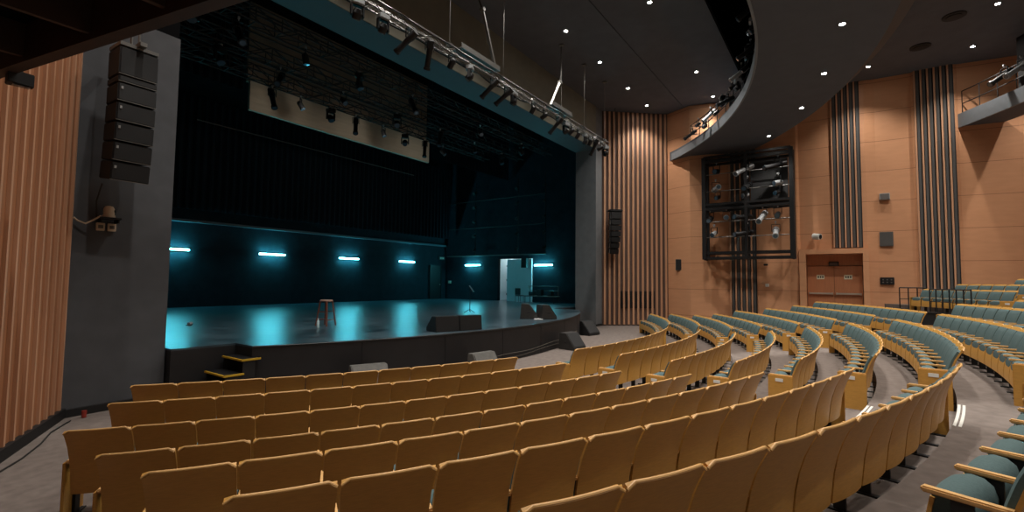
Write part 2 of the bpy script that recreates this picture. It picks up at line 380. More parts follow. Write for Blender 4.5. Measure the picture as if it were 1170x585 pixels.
# front of house truss, above the stage edge
FT = thing('lighting_truss', 'long silver truss hung in front of the stage opening', 'truss', (0,9.2,6.82))
truss_mesh(4.2, 21.1, .22, .20, .022, .45, .010).build('truss_frame', 'steel', FT, smooth=True)
mb = MB(); mb.tube([(4.2+i*.6, .2+.03*math.sin(i*2.1), -.12-.09*abs(math.sin(i*1.3))) for i in range(28)], .025, 6)
mb.tube([(4.2+i*.6, -.18, -.02-.07*abs(math.sin(i*.9+1))) for i in range(28)], .018, 6); mb.build('cable_run', 'cable', FT, smooth=True)
random.seed(3)
fx = [6.55,7.3,8.15,8.9,9.8,10.6,11.7,12.5,12.95,14.2,15.0,16.0,16.7,17.2,17.8,18.5,19.0,19.5,20.1,20.7]
kinds = [2,2,1,1,0,2,1,1,2,0,0,1,2,0,0,2,0,1,0,2]
kn = {0:('par_can_light','black can light'),1:('profile_spotlight','long black spotlight'),2:('moving_head_light','moving head light')}
for k, (x, kd) in enumerate(zip(fx, kinds)):
    nm, ds = kn[kd]
    t = thing(nm, f'{ds}, {ORD[k+1]} from the left under the silver front truss' if k < 18 else f'{ds}, ' + ('second to last' if k==18 else 'very last') + ' at the right end of the silver front truss', 'stage light', (x,9.1,6.54), random.uniform(2.6,3.7), 'lanterns on the front truss'); t.scale = (.8,.8,.8)
    tl = R_(random.uniform(30,62))
    (par_lamp if kd == 0 else profile_lamp if kd == 1 else moving_head)(t, tl)
# hanging wires and folded cable arms
for k, (x, y) in enumerate(((9.8,9.2),(12.46,9.2),(16.5,9.2),(18.6,9.2),(20.8,9.2))):
    o = MB().cyl((x,y,6.85),(x,y,9.8), .007, n=6).box((x,y,6.88),(.14,.14,.08)).box((x,y,9.77),(.16,.16,.06)).build('hanging_wire', 'steel', origin=(x,y,6.85))
    tag(o, f'{ORD[k+1]} suspension wire from the left holding the silver front truss', 'wire', 'truss suspension wires')
for k, (x0, x1) in enumerate(((10.2,12.1),(15.6,17.2))):
    t = thing('cable_tray', ('left' if k == 0 else 'right')+' pale cable tray lying along the silver front truss', 'cable tray', (x0,9.25,6.95))
    L = x1-x0; MB().bb(0,L,-.16,.16,0,.03).bb(0,L,-.18,-.16,0,.16).bb(0,L,.16,.18,0,.16).build('tray', 'steel', t)
    t2 = thing('folding_cable_arm', ('left' if k == 0 else 'right')+' jointed arm dropping cables from ceiling to front truss', 'cable arm', (x1 if k==0 else x0+.1,9.25,7.0))
    if k == 0: pts = [(0,0,0),(-.75,0,1.75),(-.95,0,2.0),(-.9,0,2.8)]
    else: pts = [(0,0,0),(.75,0,1.2),(.85,0,1.6),(.85,0,2.8)]
    mb = MB(); mb.tube(pts[:2], .05, 8); mb.build('lower_arm', 'steel' if k == 0 else 'white', t2, smooth=True)
    mb = MB(); mb.tube(pts[1:], .028, 8); mb.build('upper_cable', 'cable', t2, smooth=True)
    MB().cyl((pts[1][0],-.08,pts[1][2]),(pts[1][0],.08,pts[1][2]),.07,n=12).build('joint', 'steel', t2, smooth=True)

# trusses inside the stage house
for k, (y, z, x0, x1) in enumerate(((14.2,8.05,4.2,24.0),(16.3,8.05,4.2,24.0),(18.2,8.1,6.0,23.0))):
    T = thing('stage_truss', ['nearest','middle','rearmost'][k]+' black lighting truss high above the stage floor', 'truss', (0,y,z), 0, 'black trusses over the stage')
    truss_mesh(x0, x1, .45, .45, .03, .8, .018).build('truss_frame', 'iron', T, smooth=True)
    mb = MB()
    for x in (x0+1.5,(x0+x1)/2,x1-1.5): mb.cyl((x,0,0),(x,0,11.8-z),.012,n=6)
    mb.build('suspension_wire', 'iron', T)
for k, (y, z, dx) in enumerate(((15.2,8.6,0),(17.2,8.9,0),(19.0,8.8,0))):
    tag(MB().cyl((4.5,y,z),(24.0,y,z),.03,n=8).build('lighting_bar', 'iron', origin=(14,y,z)), ['nearest','middle','rearmost'][k]+' thin black flown bar between the stage trusses', 'pipe', 'flown bars over the stage')
random.seed(11)
n = 0
for j, (y, z, xs) in enumerate(((18.2,7.5,(9.3,10.5,11.9,13.2,14.8,16.2,17.6,19.0)),(16.3,7.5,(5.2,6.6,8.6,11.2,14.0,16.8,19.5,22)),(14.2,7.5,(5.0,6.2,8.3,10.4,13.0,17.4,21)))):
    for i, x in enumerate(xs):
        t = thing('stage_lantern', f'{ORD[i+1]} dark lantern from the left under the {["rearmost","middle","nearest"][j]} stage truss', 'stage light', (x,y,z), random.uniform(-1,1), 'lanterns on the stage trusses')
        tl = R_(random.uniform(40,80))
        if (i+j) % 3 == 2: moving_head(t, tl, 'black')
        elif (i+j) % 3 == 1: par_lamp(t, tl, 'black', 'lensglass')
        else: profile_lamp(t, tl)

for x in (10.5,14.5,18.5):  # added fill spots without fixtures, brightening the beige panel
    l = bpy.data.lights.new('panel_fill_light', 'SPOT'); l.energy = 9; l.color = (1,.94,.85); l.spot_size = R_(110); l.spot_blend = .8; l.shadow_soft_size = .1
    o = bpy.data.objects.new('panel_fill_light', l); COL.objects.link(o); o.location = (x,17.6,7.0); o.rotation_euler = (R_(82),0,0)
tag(MB().cyl((9.0,24.3,7.35),(22.5,24.3,7.35),.03,n=8).build('lighting_bar', 'greybox', origin=(15,24.3,7.35)), 'thin grey flown bar crossing in front of the rear backdrop', 'pipe', 'flown bars over the stage')
# side lighting booms by the stage right wall
for k, (y) in enumerate((22.0,18.2,16.0)):
    t = thing('lighting_boom', ['left','centre','right'][k]+' black vertical lighting pipe hung before the stage side wall', 'pipe', (26.6,y,1.9))
    MB().cyl((0,0,0),(0,0,5.4),.03,n=8).build('pipe', 'iron', t, smooth=True)
    for i in range(5):
        z = .4+i*1.05
        mb = MB().cyl((-.12,-.05,z),(-.42,-.1,z-.12),.09,.11,12).box((-.04,0,z),(.12,.04,.2)); mb.build('side_lantern', 'black', t, smooth=True)
tag(MB().cyl((26.5,16.0,5.9),(26.5,25.0,5.9),.03,n=8).build('crossbar', 'iron', origin=(26.5,20,5.9)), 'high thin pipe crossing the booms at stage right', 'pipe')
tag(MB().cyl((26.5,16.0,3.9),(26.5,25.0,3.9),.03,n=8).build('crossbar', 'iron', origin=(26.5,20,3.9)), 'lower thin pipe crossing the booms at stage right', 'pipe')

# ------------------------------------------------------------------ things on the stage
t = thing('bar_stool', 'red wooden bar stool standing alone on the glossy stage', 'stool', (8.43,12.8,-1.4), .3)
MB().cyl((0,0,.74),(0,0,.78),.19,.18,20).build('seat', mat('worn_stool_top', s2l(150,120,105), .6), t, smooth=True)
for sx in (-1,1):
    for sy in (-1,1): MB().cyl((sx*.20,sy*.20,0),(sx*.12,sy*.12,.74),.022,.022,8).build('leg', 'red', t, smooth=True)
MB().cyl((-.18,-.18,.18),(.18,-.18,.18),.014).cyl((-.18,.18,.18),(.18,.18,.18),.014).cyl((-.155,-.155,.42),(-.155,.155,.42),.014).cyl((.155,-.155,.42),(.155,.155,.42),.014).build('rung', 'red', t, smooth=True)
t = thing('water_bottle', 'small clear bottle standing beside the red stool', 'bottle', (7.95,12.45,-1.4))
MB().lathe([(0,0),(.035,0),(.037,.02),(.037,.17),(.014,.22),(.014,.24),(0,.24)]).build('bottle_body', mat('pale_plastic', s2l(190,215,220), .2), t, smooth=True)
MB().cyl((0,0,.24),(0,0,.265),.017,n=12).build('cap', 'white', t)
t = thing('floor_can', 'small pale lamp lying on the stage floor near left edge', 'lamp', (5.85,15.7,-1.4), .5); t.scale = (.5,.5,.5)
MB().cyl((0,0,.1),(.22,0,.12),.09,.1,14).build('lamp_housing', 'silver', t, smooth=True); MB().bb(-.08,.12,-.1,.1,0,.03).build('base', 'black', t)
t = thing('music_stand', 'black music stand with tilted desk behind the wedge speakers', 'stand', (16.0,13.5,-1.4), .6)
MB().cyl((0,0,.04),(0,0,.95),.016,n=10).build('pole', 'black', t, smooth=True)
for k in range(3): a = 2*PI*k/3; MB().cyl((0,0,.14),(.27*math.cos(a),.27*math.sin(a),.01),.012,n=8).build('leg', 'black', t)
MB().box((0,-.05,1.05),(.55,.03,.34),rotx(R_(-35))).box((0,-.16,.93),(.5,.05,.012)).build('desk', 'black', t, bevel=.004)
MB().cyl((.2,0,.95),(.52,-.02,1.02),.01,n=6).cyl((.5,-.02,1.01),(.62,-.03,1.05),.03,n=10).build('microphone', 'iron', t, smooth=True)

def wedge(root, w=.72, d=.56, h=.42, top='speaker', gm='grille'):
    """stage monitor lying on the floor; sloping grille faces local +Y"""
    Mx = Matrix(((0,0,1,0),(1,0,0,0),(0,1,0,0),(0,0,0,1)))
    prof = [(-d/2,0),(d/2,0),(d/2,.10),(-.02,h),(-d/2+.04,h)]
    b = MB().prism(prof, -w/2, w/2, Mx).build('cabinet', top, root, bevel=.012)
    a = Vector((0,d/2,.10)); c = Vector((0,-.02,h)); e = (c-a); L = e.length; e.normalize(); nrm = Vector((0,e.z,-e.y))
    mid = (a+c)/2+nrm*.006
    ang = math.atan2(e.z, e.y)
    MB().box(mid, (w-.06, L-.05, .016), Matrix.Rotation(ang,3,'X')).build('grille', gm, root)
    MB().bb(-w/2-.004,-w/2+.01,-.08,.06,h*.4,h*.4+.03).build('handle', 'iron', root)
    MB().bb(w/2-.01,w/2+.004,-.08,.06,h*.4,h*.4+.03).build('handle', 'iron', root)
t = thing('wedge_speaker', 'left of two adjoining black wedge speakers at stage edge', 'speaker', (9.66,9.12,-1.4), -.30, 'wedge speakers'); wedge(t, .74,.58,.42)
t = thing('wedge_speaker', 'right of two adjoining black wedge speakers at stage edge', 'speaker', (10.39,8.90,-1.4), -.30, 'wedge speakers'); wedge(t, .74,.58,.42)
t = thing('wedge_speaker', 'black wedge speaker on stage right, nearer the back wall', 'speaker', (15.05,9.75,-1.4), 3.7, 'wedge speakers'); wedge(t, .62,.66,.56,'speakerbrown')
t = thing('wedge_speaker', 'black wedge speaker on stage right, beside the apron edge', 'speaker', (15.32,9.15,-1.4), 4.1, 'wedge speakers'); wedge(t, .60,.62,.54,'speakerbrown')
tag(MB().box((14.95,9.25,-1.385),(.5,.32,.02),Matrix.Rotation(.5,3,'Z')).build('folded_sheet', 'paper', origin=(14.95,9.25,-1.39)), 'white sheet lying on stage between two wedge speakers', 'paper')
t = thing('wedge_speaker', 'black wedge speaker on the carpet under the stage edge', 'speaker', (15.15,7.95,-2.4), 3.0, 'wedge speakers'); wedge(t, .72,.70,.58,'speakerbrown')
t = thing('wedge_speaker', 'black wedge speaker on the carpet by the right grey pier', 'speaker', (19.7,9.55,-2.4), 3.0, 'wedge speakers'); wedge(t, .85,.8,.62)
def front_box(loc, rz, lab):
    t = thing('front_fill_speaker', lab, 'speaker', loc, rz, 'grey front fill speakers'); wedge(t, .80,.5,.52,'speakergrey','speakergrey'); return t
front_box((6.75,8.55,-2.4), 2.75, 'grey topped speaker on the floor before the stage, left one')
front_box((9.75,7.70,-2.4), 3.0, 'grey topped speaker on the floor before the stage, right one')
# cables on the stage front
mb = MB(); 
for dz, ph in ((0,0),(-.13,1)):
    pts = []
    for i in range(20):
        x = 10.6+i*(17.8-10.6)/19; y = AC[1]-math.sqrt(17.06**2-(x-AC[0])**2); pts.append((x, y, -2.22+dz*.8+.02*math.sin(i*.8+ph)+.010*i))
    mb.tube(pts, .008, 6)
tag(mb.build('floor_cable', mat('pale_cable', s2l(88,82,72), .7), smooth=True, origin=(13,8.2,-2.2)), 'pair of thin pale cables strung along the black stage front', 'cable')
# stuff at the right of stage
t = thing('equipment_table', 'dark trolley table against the stage right wall', 'table', (26.5,16.2,-1.4))
MB().bb(-.35,.35,-1.2,1.2,.42,.47).build('tabletop', 'greybox', t)
for x in (-.3,.3):
    for y in (-1.1,1.1): MB().cyl((x,y,0),(x,y,.42),.02).build('leg', 'iron', t)
MB().cyl((.3,-1.1,.47),(.3,-1.1,1.1),.018).cyl((.3,1.1,.47),(.3,1.1,1.1),.018).cyl((.3,-1.1,1.1),(.3,1.1,1.1),.018).cyl((.3,-1.1,.8),(.3,1.1,.8),.018).build('rail', 'greybox', t)
for k, (y, h, w) in enumerate(((15.5,.32,.3),(16.3,.4,.35),(16.9,.25,.4))):
    tag(MB().bb(26.3,26.7,y-w/2,y+w/2,-.92,-.92+h).build('equipment_case', 'black', bevel=.02, origin=(26.5,y,-.92)), ['right','middle','left'][k]+' dark case on the trolley table at stage right', 'case', 'cases on the trolley')
t = thing('stacking_chair', 'dark chair beside the open door at stage right', 'chair', (26.2,17.75,-1.4), PI/2)
MB().bb(-.22,.22,-.22,.22,.42,.48).build('seat', 'iron', t, bevel=.015); MB().bb(-.22,.22,.20,.24,.5,.95).build('backrest', 'iron', t, bevel=.015)
for x in (-.2,.2):
    for y in (-.2,.2): MB().cyl((x,y,0),(x,y,.44),.014).build('leg', 'iron', t)
t = thing('wall_speaker', 'small black speaker fixed over the open stage door', 'speaker', (26.80,17.75,1.05))
MB().bb(-.15,.1,-.22,.22,-.1,.55).build('cabinet', 'speaker', t, bevel=.02); MB().bb(-.16,-.15,-.19,.19,-.07,.52).build('grille', 'grille', t); MB().bb(.1,.25,-.03,.03,.2,.26).build('bracket', 'iron', t)

# ------------------------------------------------------------------ proscenium
struct(MB().prism([(2.2,10.87),(3.7,10.97),(3.7,12.3),(1.0,12.3),(1.0,10.9)], -2.4, 4.88).build('wall_left_pier', 'pier'))
struct(MB().bb(-3.5,3.72,11.1,12.3,4.88,9.8).build('wall_left_upper', 'void'))
struct(MB().prism([(23.6,10.95),(24.40,10.95),(28.5,10.95),(28.5,12.2),(23.6,12.2)], -2.4, 11.8).build('wall_right_pier', 'pier2'))
struct(MB().bb(3.7,23.6,10.95,12.2,7.40,11.8).build('wall_header', 'header'))
struct(MB().bb(3.7,23.6,10.97,12.2,7.385,7.40).build('trim_5', mat('soffit_paint', s2l(74,88,94), .6, var=.05, scale=2)))
struct(MB().bb(23.62,24.36,10.90,10.95,-2.4,-2.28).build('baseboard_pier', 'iron'))
# base boards left
struct(MB().prism([(2.17,10.80),(3.7,10.90),(3.7,10.97),(2.2,10.87)], -2.4, -2.27).build('baseboard_left', 'iron'))

# ------------------------------------------------------------------ left wall with battens
def battens(a, b, z0, z1, pitch, rw, rd, backm, ribm, names, side=1, inset=.05):
    a, b = Vector((*a,0)), Vector((*b,0)); L = (b-a).length; d = (b-a)/L; nrm = Vector((d.y,-d.x,0))*side
    n = int(L/pitch); rm = Matrix.Rotation(math.atan2(d.y,d.x),3,'Z')
    c = (a+b)/2 - nrm*.1
    struct(MB().box((c.x,c.y,(z0+z1)/2),(L,.2,z1-z0),rm).build(names[0], backm))
    mb = MB(); p = L/n
    for i in range(n):
        q = a+d*(p*(i+.5))+nrm*(rd/2)
        mb.box((q.x,q.y,(z0+z1)/2+.02),(rw,rd,z1-z0-.1),rm)
    struct(mb.build(names[1], ribm))
battens((-1.15,4.28),(2.2,10.87), -2.4, 9.8, .27, .05, .04, 'gapbrown', 'rib', ('wall_left','trim_6'))
struct(MB().prism([(-1.1,4.22),(2.26,10.82),(2.2,10.87),(-1.15,4.25)], -2.4, -2.24).build('baseboard_left', 'iron'))
mb = MB(); mb.tube([(-.55+.28*i+.05*math.sin(i*1.9), 4.9+.56*i, -2.385) for i in range(11)], .011, 6)
tag(mb.build('floor_cable', 'cable', smooth=True, origin=(1,8,-2.38)), 'dark cable lying on carpet along the left batten wall', 'cable')
# cup litter left corner
tag(MB().lathe([(0,0),(.03,0),(.035,.02),(.035,.12),(0,.12)]).build('red_can', mat('red_tin', s2l(150,50,40), .4), origin=(0,0,0)), 'small red tin on the carpet at the foot of left pier', 'can').location = (2.45,10.6,-2.4)

# rear and far left enclosing walls (behind the camera)
struct(MB().bb(-3.5,-3.3,-14,11,-2.4,9.8).build('wall_rear_left', 'gapbrown'))
struct(MB().bb(-3.5,29,-14.2,-14,-2.4,9.8).build('wall_rear', 'orange'))

# ------------------------------------------------------------------ right wall
battens((26.93,8.02),(24.38,10.93), -2.4, 9.8, .275, .105, .07, 'gapdark', 'rib', ('wall_right_batten','trim_7'), side=-1)
RW = [(26.93,8.02),(26.30,6.62),(26.55,5.62),(27.0,4.80),(27.05,3.45),(27.32,2.05),(27.32,1.70),(27.5,1.60),(27.5,-1.10),(27.62,-1.5),(27.7,-2.85),(27.62,-2.92),(27.62,-4.3),(27.7,-4.4),(28.0,-6.3),(28.2,-14)]
poly = RW+[(29.2,-14),(29.2,8.02)]
# door recess cut: split wall around door (y 1.38..-0.90, z -1.7..1.5)
mb = MB()
for (a, b) in zip(RW[:-1], RW[1:]):
    if a == (27.5,1.60):
        mb.prism([(27.5,1.66),(27.5,1.36),(28.4,1.36),(28.4,1.60)], -2.4, 9.8)
        mb.prism([(27.5,-.90),(27.5,-1.10),(28.4,-1.10),(28.4,-.90)], -2.4, 9.8)
        mb.prism([(27.5,1.36),(27.5,-.90),(28.4,-.90),(28.4,1.36)], 1.50, 9.8)
    else:
        mb.prism([a,b,(28.4,b[1]),(28.4,a[1])], -2.4, 9.8)
struct(mb.build('wall_right', 'orange'))
# vertical bands of dark slats (b, c, d)
def slat_band(xa, y0, y1, z0, z1, n, k, xb=None):
    mb = MB(); xb = xa if xb is None else xb
    mb.prism([(xa-.03,y0),(xb-.03,y1),(xb+.05,y1),(xa+.05,y0)], z0, z1)
    struct(mb.build(f'trim_{k}', 'gapdark' if False else 'iron'))
    mb = MB(); mo = MB(); L = y1-y0; p = L/n
    for i in range(n):
        yc = y0+p*(i+.5); x = xa+(xb-xa)*(i+.5)/n
        mb.bb(x-.075, x-.03, yc-abs(p)*.30, yc+abs(p)*.12, z0+.02, z1)
        if i < n-1 or True:
            mo.bb(x-.11, x-.03, yc+abs(p)*.22, yc+abs(p)*.50, z0+.02, z1)
    struct(mb.build(f'trim_{k+1}', 'charslat')); struct(mo.build(f'trim_{k+2}', 'rib'))
slat_band(26.98, 4.76, 3.50, -2.0, 9.8, 5, 8)
slat_band(27.5, 0.22, -.93, 1.78, 9.8, 5, 11)
slat_band(27.62, -2.93, -4.28, -2.0, 9.8, 6, 14)
# door portal
mb = MB().bb(27.15,27.51,1.36,1.64,-1.9,1.50).bb(27.15,27.51,-1.12,-.90,-1.9,1.50).bb(27.15,27.51,-1.12,1.64,1.50,1.74)
struct(mb.build('trim_17', 'orange'))
struct(MB().bb(27.75,28.4,-.9,1.36,.95,1.5).build('trim_18', 'door'))
for k, (ya, yb, sgn) in enumerate(((1.34,.235,-1),(.225,-.88,1))):
    d = MB().bb(27.78,27.84,ya,yb,-1.66,.93).build(f'door_{k+1}', 'door', bevel=.004); struct(d)
    ym = (ya+yb)/2
    MB().bb(27.68,27.74,ym-.50,ym+.50,-.46,-.38).bb(27.68,27.8,ym-.50,ym-.44,-.47,-.37).bb(27.68,27.8,ym+.44,ym+.50,-.47,-.37).build('panic_bar', 'chrome', d)
    s = MB().bb(27.765,27.778,ym-.16,ym+.16,.28,.50).build('door_sign', 'sign', d)
    mb = MB()
    for q in range(3): mb.bb(27.760,27.766,ym-.12+q*.09,ym-.06+q*.09,.34,.44)
    mb.build('sign_mark', 'signtext', s)
es = thing('exit_light_box', 'dark box over the double doors in the right wall', 'sign', (27.68,.23,.93))
MB().bb(-.06,.07,-.2,.2,0,.2).build('sign_box', 'iron', es, bevel=.01); MB().bb(-.065,-.06,-.16,.16,.03,.17).build('sign_face', 'gapdark', es)
# wall boxes
def wbox(loc, w, h, d, m, name, lab, cat, face=None, g=None):
    t = thing(name, lab, cat, loc)
    MB().bb(-d,0,-w/2,w/2,-h/2,h/2).build('housing', m, t, bevel=.012)
    MB().bb(-d-.008,-d,-w/2+.03,w/2-.03,-h/2+.03,h/2-.03).build('face_plate', face or m, t)
    return t
wbox((26.90-.28,7.30,1.03), .40, .62, .06, 'greybox', 'wall_hatch', 'dark grey square hatch on the wall right of the battens', 'hatch', 'iron')
wbox((27.62,-1.78,4.13), .38, .30, .16, 'silver', 'wall_sensor', 'small silver box high on wall right of the doors', 'sensor', 'greybox')
wbox((27.62,-1.80,2.15), .50, .68, .06, 'greybox', 'wall_hatch', 'tall grey panel midway up the wall right of doors', 'hatch', 'charslat')
t = wbox((27.62,-1.78,.21), .52, .34, .06, 'iron', 'control_panel', 'low dark control panel with round buttons right of doors', 'control panel', 'black')
for i in range(3):
    for j in range(2): MB().cyl((-.075,-.15+.15*i,-.06+.12*j),(-.066,-.15+.15*i,-.06+.12*j),.03,n=10).build('button', 'greybox', t)
t = thing('security_camera', 'white security camera on the wall above the double doors', 'camera', (27.40,.9,2.35))
MB().bb(-.1,0,-.06,.06,-.02,.1).build('bracket', 'white', t); MB().cyl((-.12,.12,.03),(-.30,-.16,-.02),.15,n=14).build('camera_body', 'white', t, smooth=True); MB().cyl((-.30,-.16,-.02),(-.31,-.18,-.023),.11,n=14).build('lens', 'iron', t, smooth=True)
wbox((27.08,3.05,-.05), .16, .16, .10, 'white', 'wall_sensor', 'small white box low on wall beneath the lighting frame', 'sensor')
wbox((27.08,3.1,1.0), .2, .1, .05, 'iron', 'wall_plate', 'tiny dark plate on wall just under the lighting frame', 'plate')
# ventilation grille low behind the battens
d = (Vector((26.93,8.02,0))-Vector((24.38,10.93,0))).normalized(); nn = Vector((-.75,-.66,0))
mb = MB(); c = Vector((25.72,9.40,-.95))+nn*.02; rm = Matrix.Rotation(math.atan2(d.y,d.x),3,'Z')
mb.box(c,(2.0,.05,.95),rm)
for i in range(8): q = c+Vector((0,0,-.42+i*.12))+nn*.03; mb.box(q,(1.96,.03,.03),rm)
tag(mb.build('vent_grille', 'iron', origin=c), 'dark ventilation grille behind the battens right of the stage', 'vent')

# ------------------------------------------------------------------ ceilings
struct(MB().bb(-3.5,28.5,6.95,10.95,9.80,10.0).build('ceiling', 'ceil'))
struct(MB().bb(-3.5,28.5,3.63,6.95,9.84,10.0).build('ceiling', 'ceil'))
struct(MB().bb(-3.5,28.5,3.55,3.63,9.80,11.8).bb(-3.5,28.5,-2.4,3.6,11.8,11.9).build('ceiling', 'void'))
mb = MB()
ring(mb, 19.62, 22.75, -50, 47, 7.0, 7.5, 90)
struct(mb.build('ceiling', 'ceil2'))
def cone_ring(mb, prof, a0, a1, n=90):
    k = len(prof); vs = []
    for i in range(n+1):
        for r, z in prof:
            x, y = pol(r, a0+(a1-a0)*i/n); vs.append((x,y,z))
    fs = [(k*i+j, k*i+(j+1)%k, k*i+k+(j+1)%k, k*i+k+j) for i in range(n) for j in range(k)]
    fs += [tuple(range(k)), tuple(k*n+j for j in range(k-1,-1,-1))]
    return mb.add(vs, fs)
struct(cone_ring(MB(), [(22.75,7.0),(23.28,7.5),(23.28,9.9),(23.0,9.9),(22.75,7.5)], -50, 42).build('ceiling', 'fasciadark'))
mb = MB(); ring(mb, 23.1, 40, -60, 45, 9.8, 10.0, 90); struct(mb.build('ceiling', 'ceil'))
# catwalk on the ring edge
struct(ring(MB(), 19.55, 19.62, -50, 46, 6.98, 7.36, 110).build('trim_19', 'fascia'))
cr = thing('catwalk_railing', 'dark pipe railing along the curved front catwalk', 'railing', (*pol(19.75,41),7.5))
base = Vector(cr.location)
mb = MB()
for z in (.45,.9): mb.tube([Vector((*pol(19.75, 41-i*1.5),7.5+z))-base for i in range(32)], .02, 6)
mb.build('rail', 'iron', cr, smooth=True)
for i in range(16):
    p = Vector((*pol(19.75, 41-i*3),7.36))-base; MB().cyl(p,p+Vector((0,0,1.04)),.018,n=6).build('post', 'iron', cr)
p0 = Vector((*pol(19.75,41),7.5))-base; p1 = Vector((*pol(21.2,41),7.5))-base
MB().cyl(p0+Vector((0,0,.9)),p1+Vector((0,0,.9)),.02,n=6).cyl(p0+Vector((0,0,.45)),p1+Vector((0,0,.45)),.02,n=6).cyl(p0,p1+Vector((0,0,.9)),.02,n=6).build('end_brace', 'iron', cr)
random.seed(5)
for k in range(16):
    a = 39-k*2.2
    t = thing('catwalk_spotlight', f'{ORD[k+1]} spotlight from the wall end on the curved front catwalk', 'stage light', (*pol(19.50,a),8.0+.22*(k%2)), R_(a)+PI, 'spotlights on the front catwalk'); t.scale = (.8,.8,.8)
    tl = R_(random.uniform(25,45))
    if k % 3 == 0: profile_lamp(t, tl, 'silver' if k in (3,9) else 'black')
    elif k % 3 == 1: par_lamp(t, tl, 'black')
    else: moving_head(t, tl, 'black' if k % 2 else 'silver')
# second catwalk, high right
struct(ring(MB(), 29.80, 29.88, 10, 31.0, 6.95, 7.55, 50).build('trim_20', 'fascia'))
struct(ring(MB(), 29.86, 31.2, 10, 31.0, 7.0, 7.1, 50).build('ceiling', 'ceil2'))
cr = thing('catwalk_railing', 'dark pipe railing on the high catwalk at far right', 'railing', (*pol(29.95,30.4),7.1))
base = Vector(cr.location); mb = MB()
for z in (.9,1.45): mb.tube([Vector((*pol(29.95, 30.4-i*.8),7.1+z))-base for i in range(18)], .022, 6)
mb.build('rail', 'iron', cr, smooth=True)
for i in range(10):
    p = Vector((*pol(29.95, 30.4-i*1.6),7.1))-base; MB().cyl(p,p+Vector((0,0,1.46)),.018,n=6).build('post', 'iron', cr)
for k in range(3):
    a = 26.2-k*1.4
    t = thing('catwalk_spotlight', f'{ORD[k+1]} spotlight from the left on the high right catwalk', 'stage light', (*pol(29.80,a),8.6), R_(a)+PI, 'spotlights on the right catwalk')
    profile_lamp(t, R_(35), 'silver' if k == 1 else 'black')
mb = MB(); ring(mb, 30.3, 31.1, 23, 26.3, 7.11, 9.78, 8)
tag(mb.build('black_cabinet', 'iron', origin=(*pol(30.7,25),7.1)), 'tall black cabinet standing on the high right catwalk', 'cabinet')

# downlights
def downlight(x, y, z, lab, seen=True, e=300, grp='recessed ceiling downlights'):
    if seen:
        t = thing('recessed_downlight', lab, 'light', (x,y,z), 0, grp)
        MB().lathe([(.066,.0),(.11,0.0),(.12,-.012),(.075,-.02),(.066,0)], n=20).build('trim_ring', 'black', t, smooth=True)
        MB().cyl((0,0,-.004),(0,0,-.014),.066,n=16).build('lens', 'lens_on', t)
    l = bpy.data.lights.new('downlight_lamp', 'SPOT'); l.energy = e; l.color = (1,.95,.88); l.spot_size = R_(112); l.spot_blend = .9; l.shadow_soft_size = .08
    o = bpy.data.objects.new('downlight_lamp', l); COL.objects.link(o); o.location = (x,y,z-.05)
rows = [(8.55,[15.66,18.8,22.16,24.94],9.8,[3.0,6.2,9.3,12.5]),(5.25,[15.70,22.24,25.72],9.84,[3.0,6.2,9.3,12.5,19.0])]
for j, (y, xs, z, hid) in enumerate(rows):
    for i, x in enumerate(xs):
        if (x,y) == (12.5,8.55): continue
        lab = f'{ORD[i+1]} bright downlight from the left, {"row above the stage truss" if j==0 else "row nearer the front catwalk"}'
        downlight(x, y, z, lab)
    for x in hid: downlight(x, y, z, '', False)
for i, (x, y) in enumerate(((15.0,-.2),(18.25,.28),(21.4,1.1),(24.7,2.6))):
    x = CX+(x-CX); downlight(x, y, 7.0, f'{ORD[4-i]} bright downlight from the far end of the curved ceiling band', True, 210, 'downlights in the curved ceiling band')
for a in (-3,-13,-23,-33): downlight(*pol(21.6,a), 7.0, '', False, 260)
for i, (x, y) in enumerate(((25.84,-1.25),(25.95,-4.64),(22.43,-4.68))):
    downlight(x, y, 9.8, ['bright downlight beside the curved bulkhead above double doors','bright downlight above the high right catwalk','bright downlight at the top right corner of the ceiling'][i], True, 300, 'downlights in the rear ceiling')
for x, y in ((22.4,-1.9),(19.0,-4.7),(15.6,-4.7),(12.2,-4.7),(8.8,-4.7),(5.4,-4.7),(25.9,-8),(12,-8),(5,-8),(19,-8)): downlight(x, y, 9.8, '', False, 430)
for k, (x, y) in enumerate(((22.6,-3.6),(24.8,-2.9))):
    tag(MB().cyl((x,y,9.76),(x,y,9.8),.34,n=20).cyl((x,y,9.74),(x,y,9.76),.22,n=20).build('ceiling_diffuser', 'iron', smooth=True, origin=(x,y,9.78)), ['dark round air diffuser near the top right ceiling edge','dark round air diffuser between bulkhead and right downlight'][k], 'vent', 'round ceiling diffusers')

# ------------------------------------------------------------------ lighting frame on the right wall
RG = thing('lantern_rack', 'large black steel frame of lanterns hung on the right wall', 'frame', (25.7,3.78,1.25))
b = MB(); y0, y1, H = 1.98, -1.98, 5.35
def bar(mb, p, q, w=.10):
    p, q = Vector(p), Vector(q); c = (p+q)/2; d = q-p
    mb.box(c, (max(abs(d.x),w), max(abs(d.y),w), max(abs(d.z),w)))
for x in (0,.7):
    for y in (y0,y1): bar(b,(x,y,0),(x,y,H),.19)
    for z in (.07,.34,2.62,2.86,H-.25,H): bar(b,(x,y0,z),(x,y1,z),.12)
b.build('outer_frame', 'black', RG)
b = MB()
for x in (0,.7):
    for y in (.0,): bar(b,(x,y,0),(x,y,H),.14)
for z in (0,2.7,H):
    for y in (y0,0,y1): bar(b,(0,y,z),(.7,y,z),.06)
b.build('inner_frame', 'black', RG)
MB().bb(.55,.62,-1.8,-.15,2.95,5.0).build('back_panel', 'iron', RG)
b = MB()
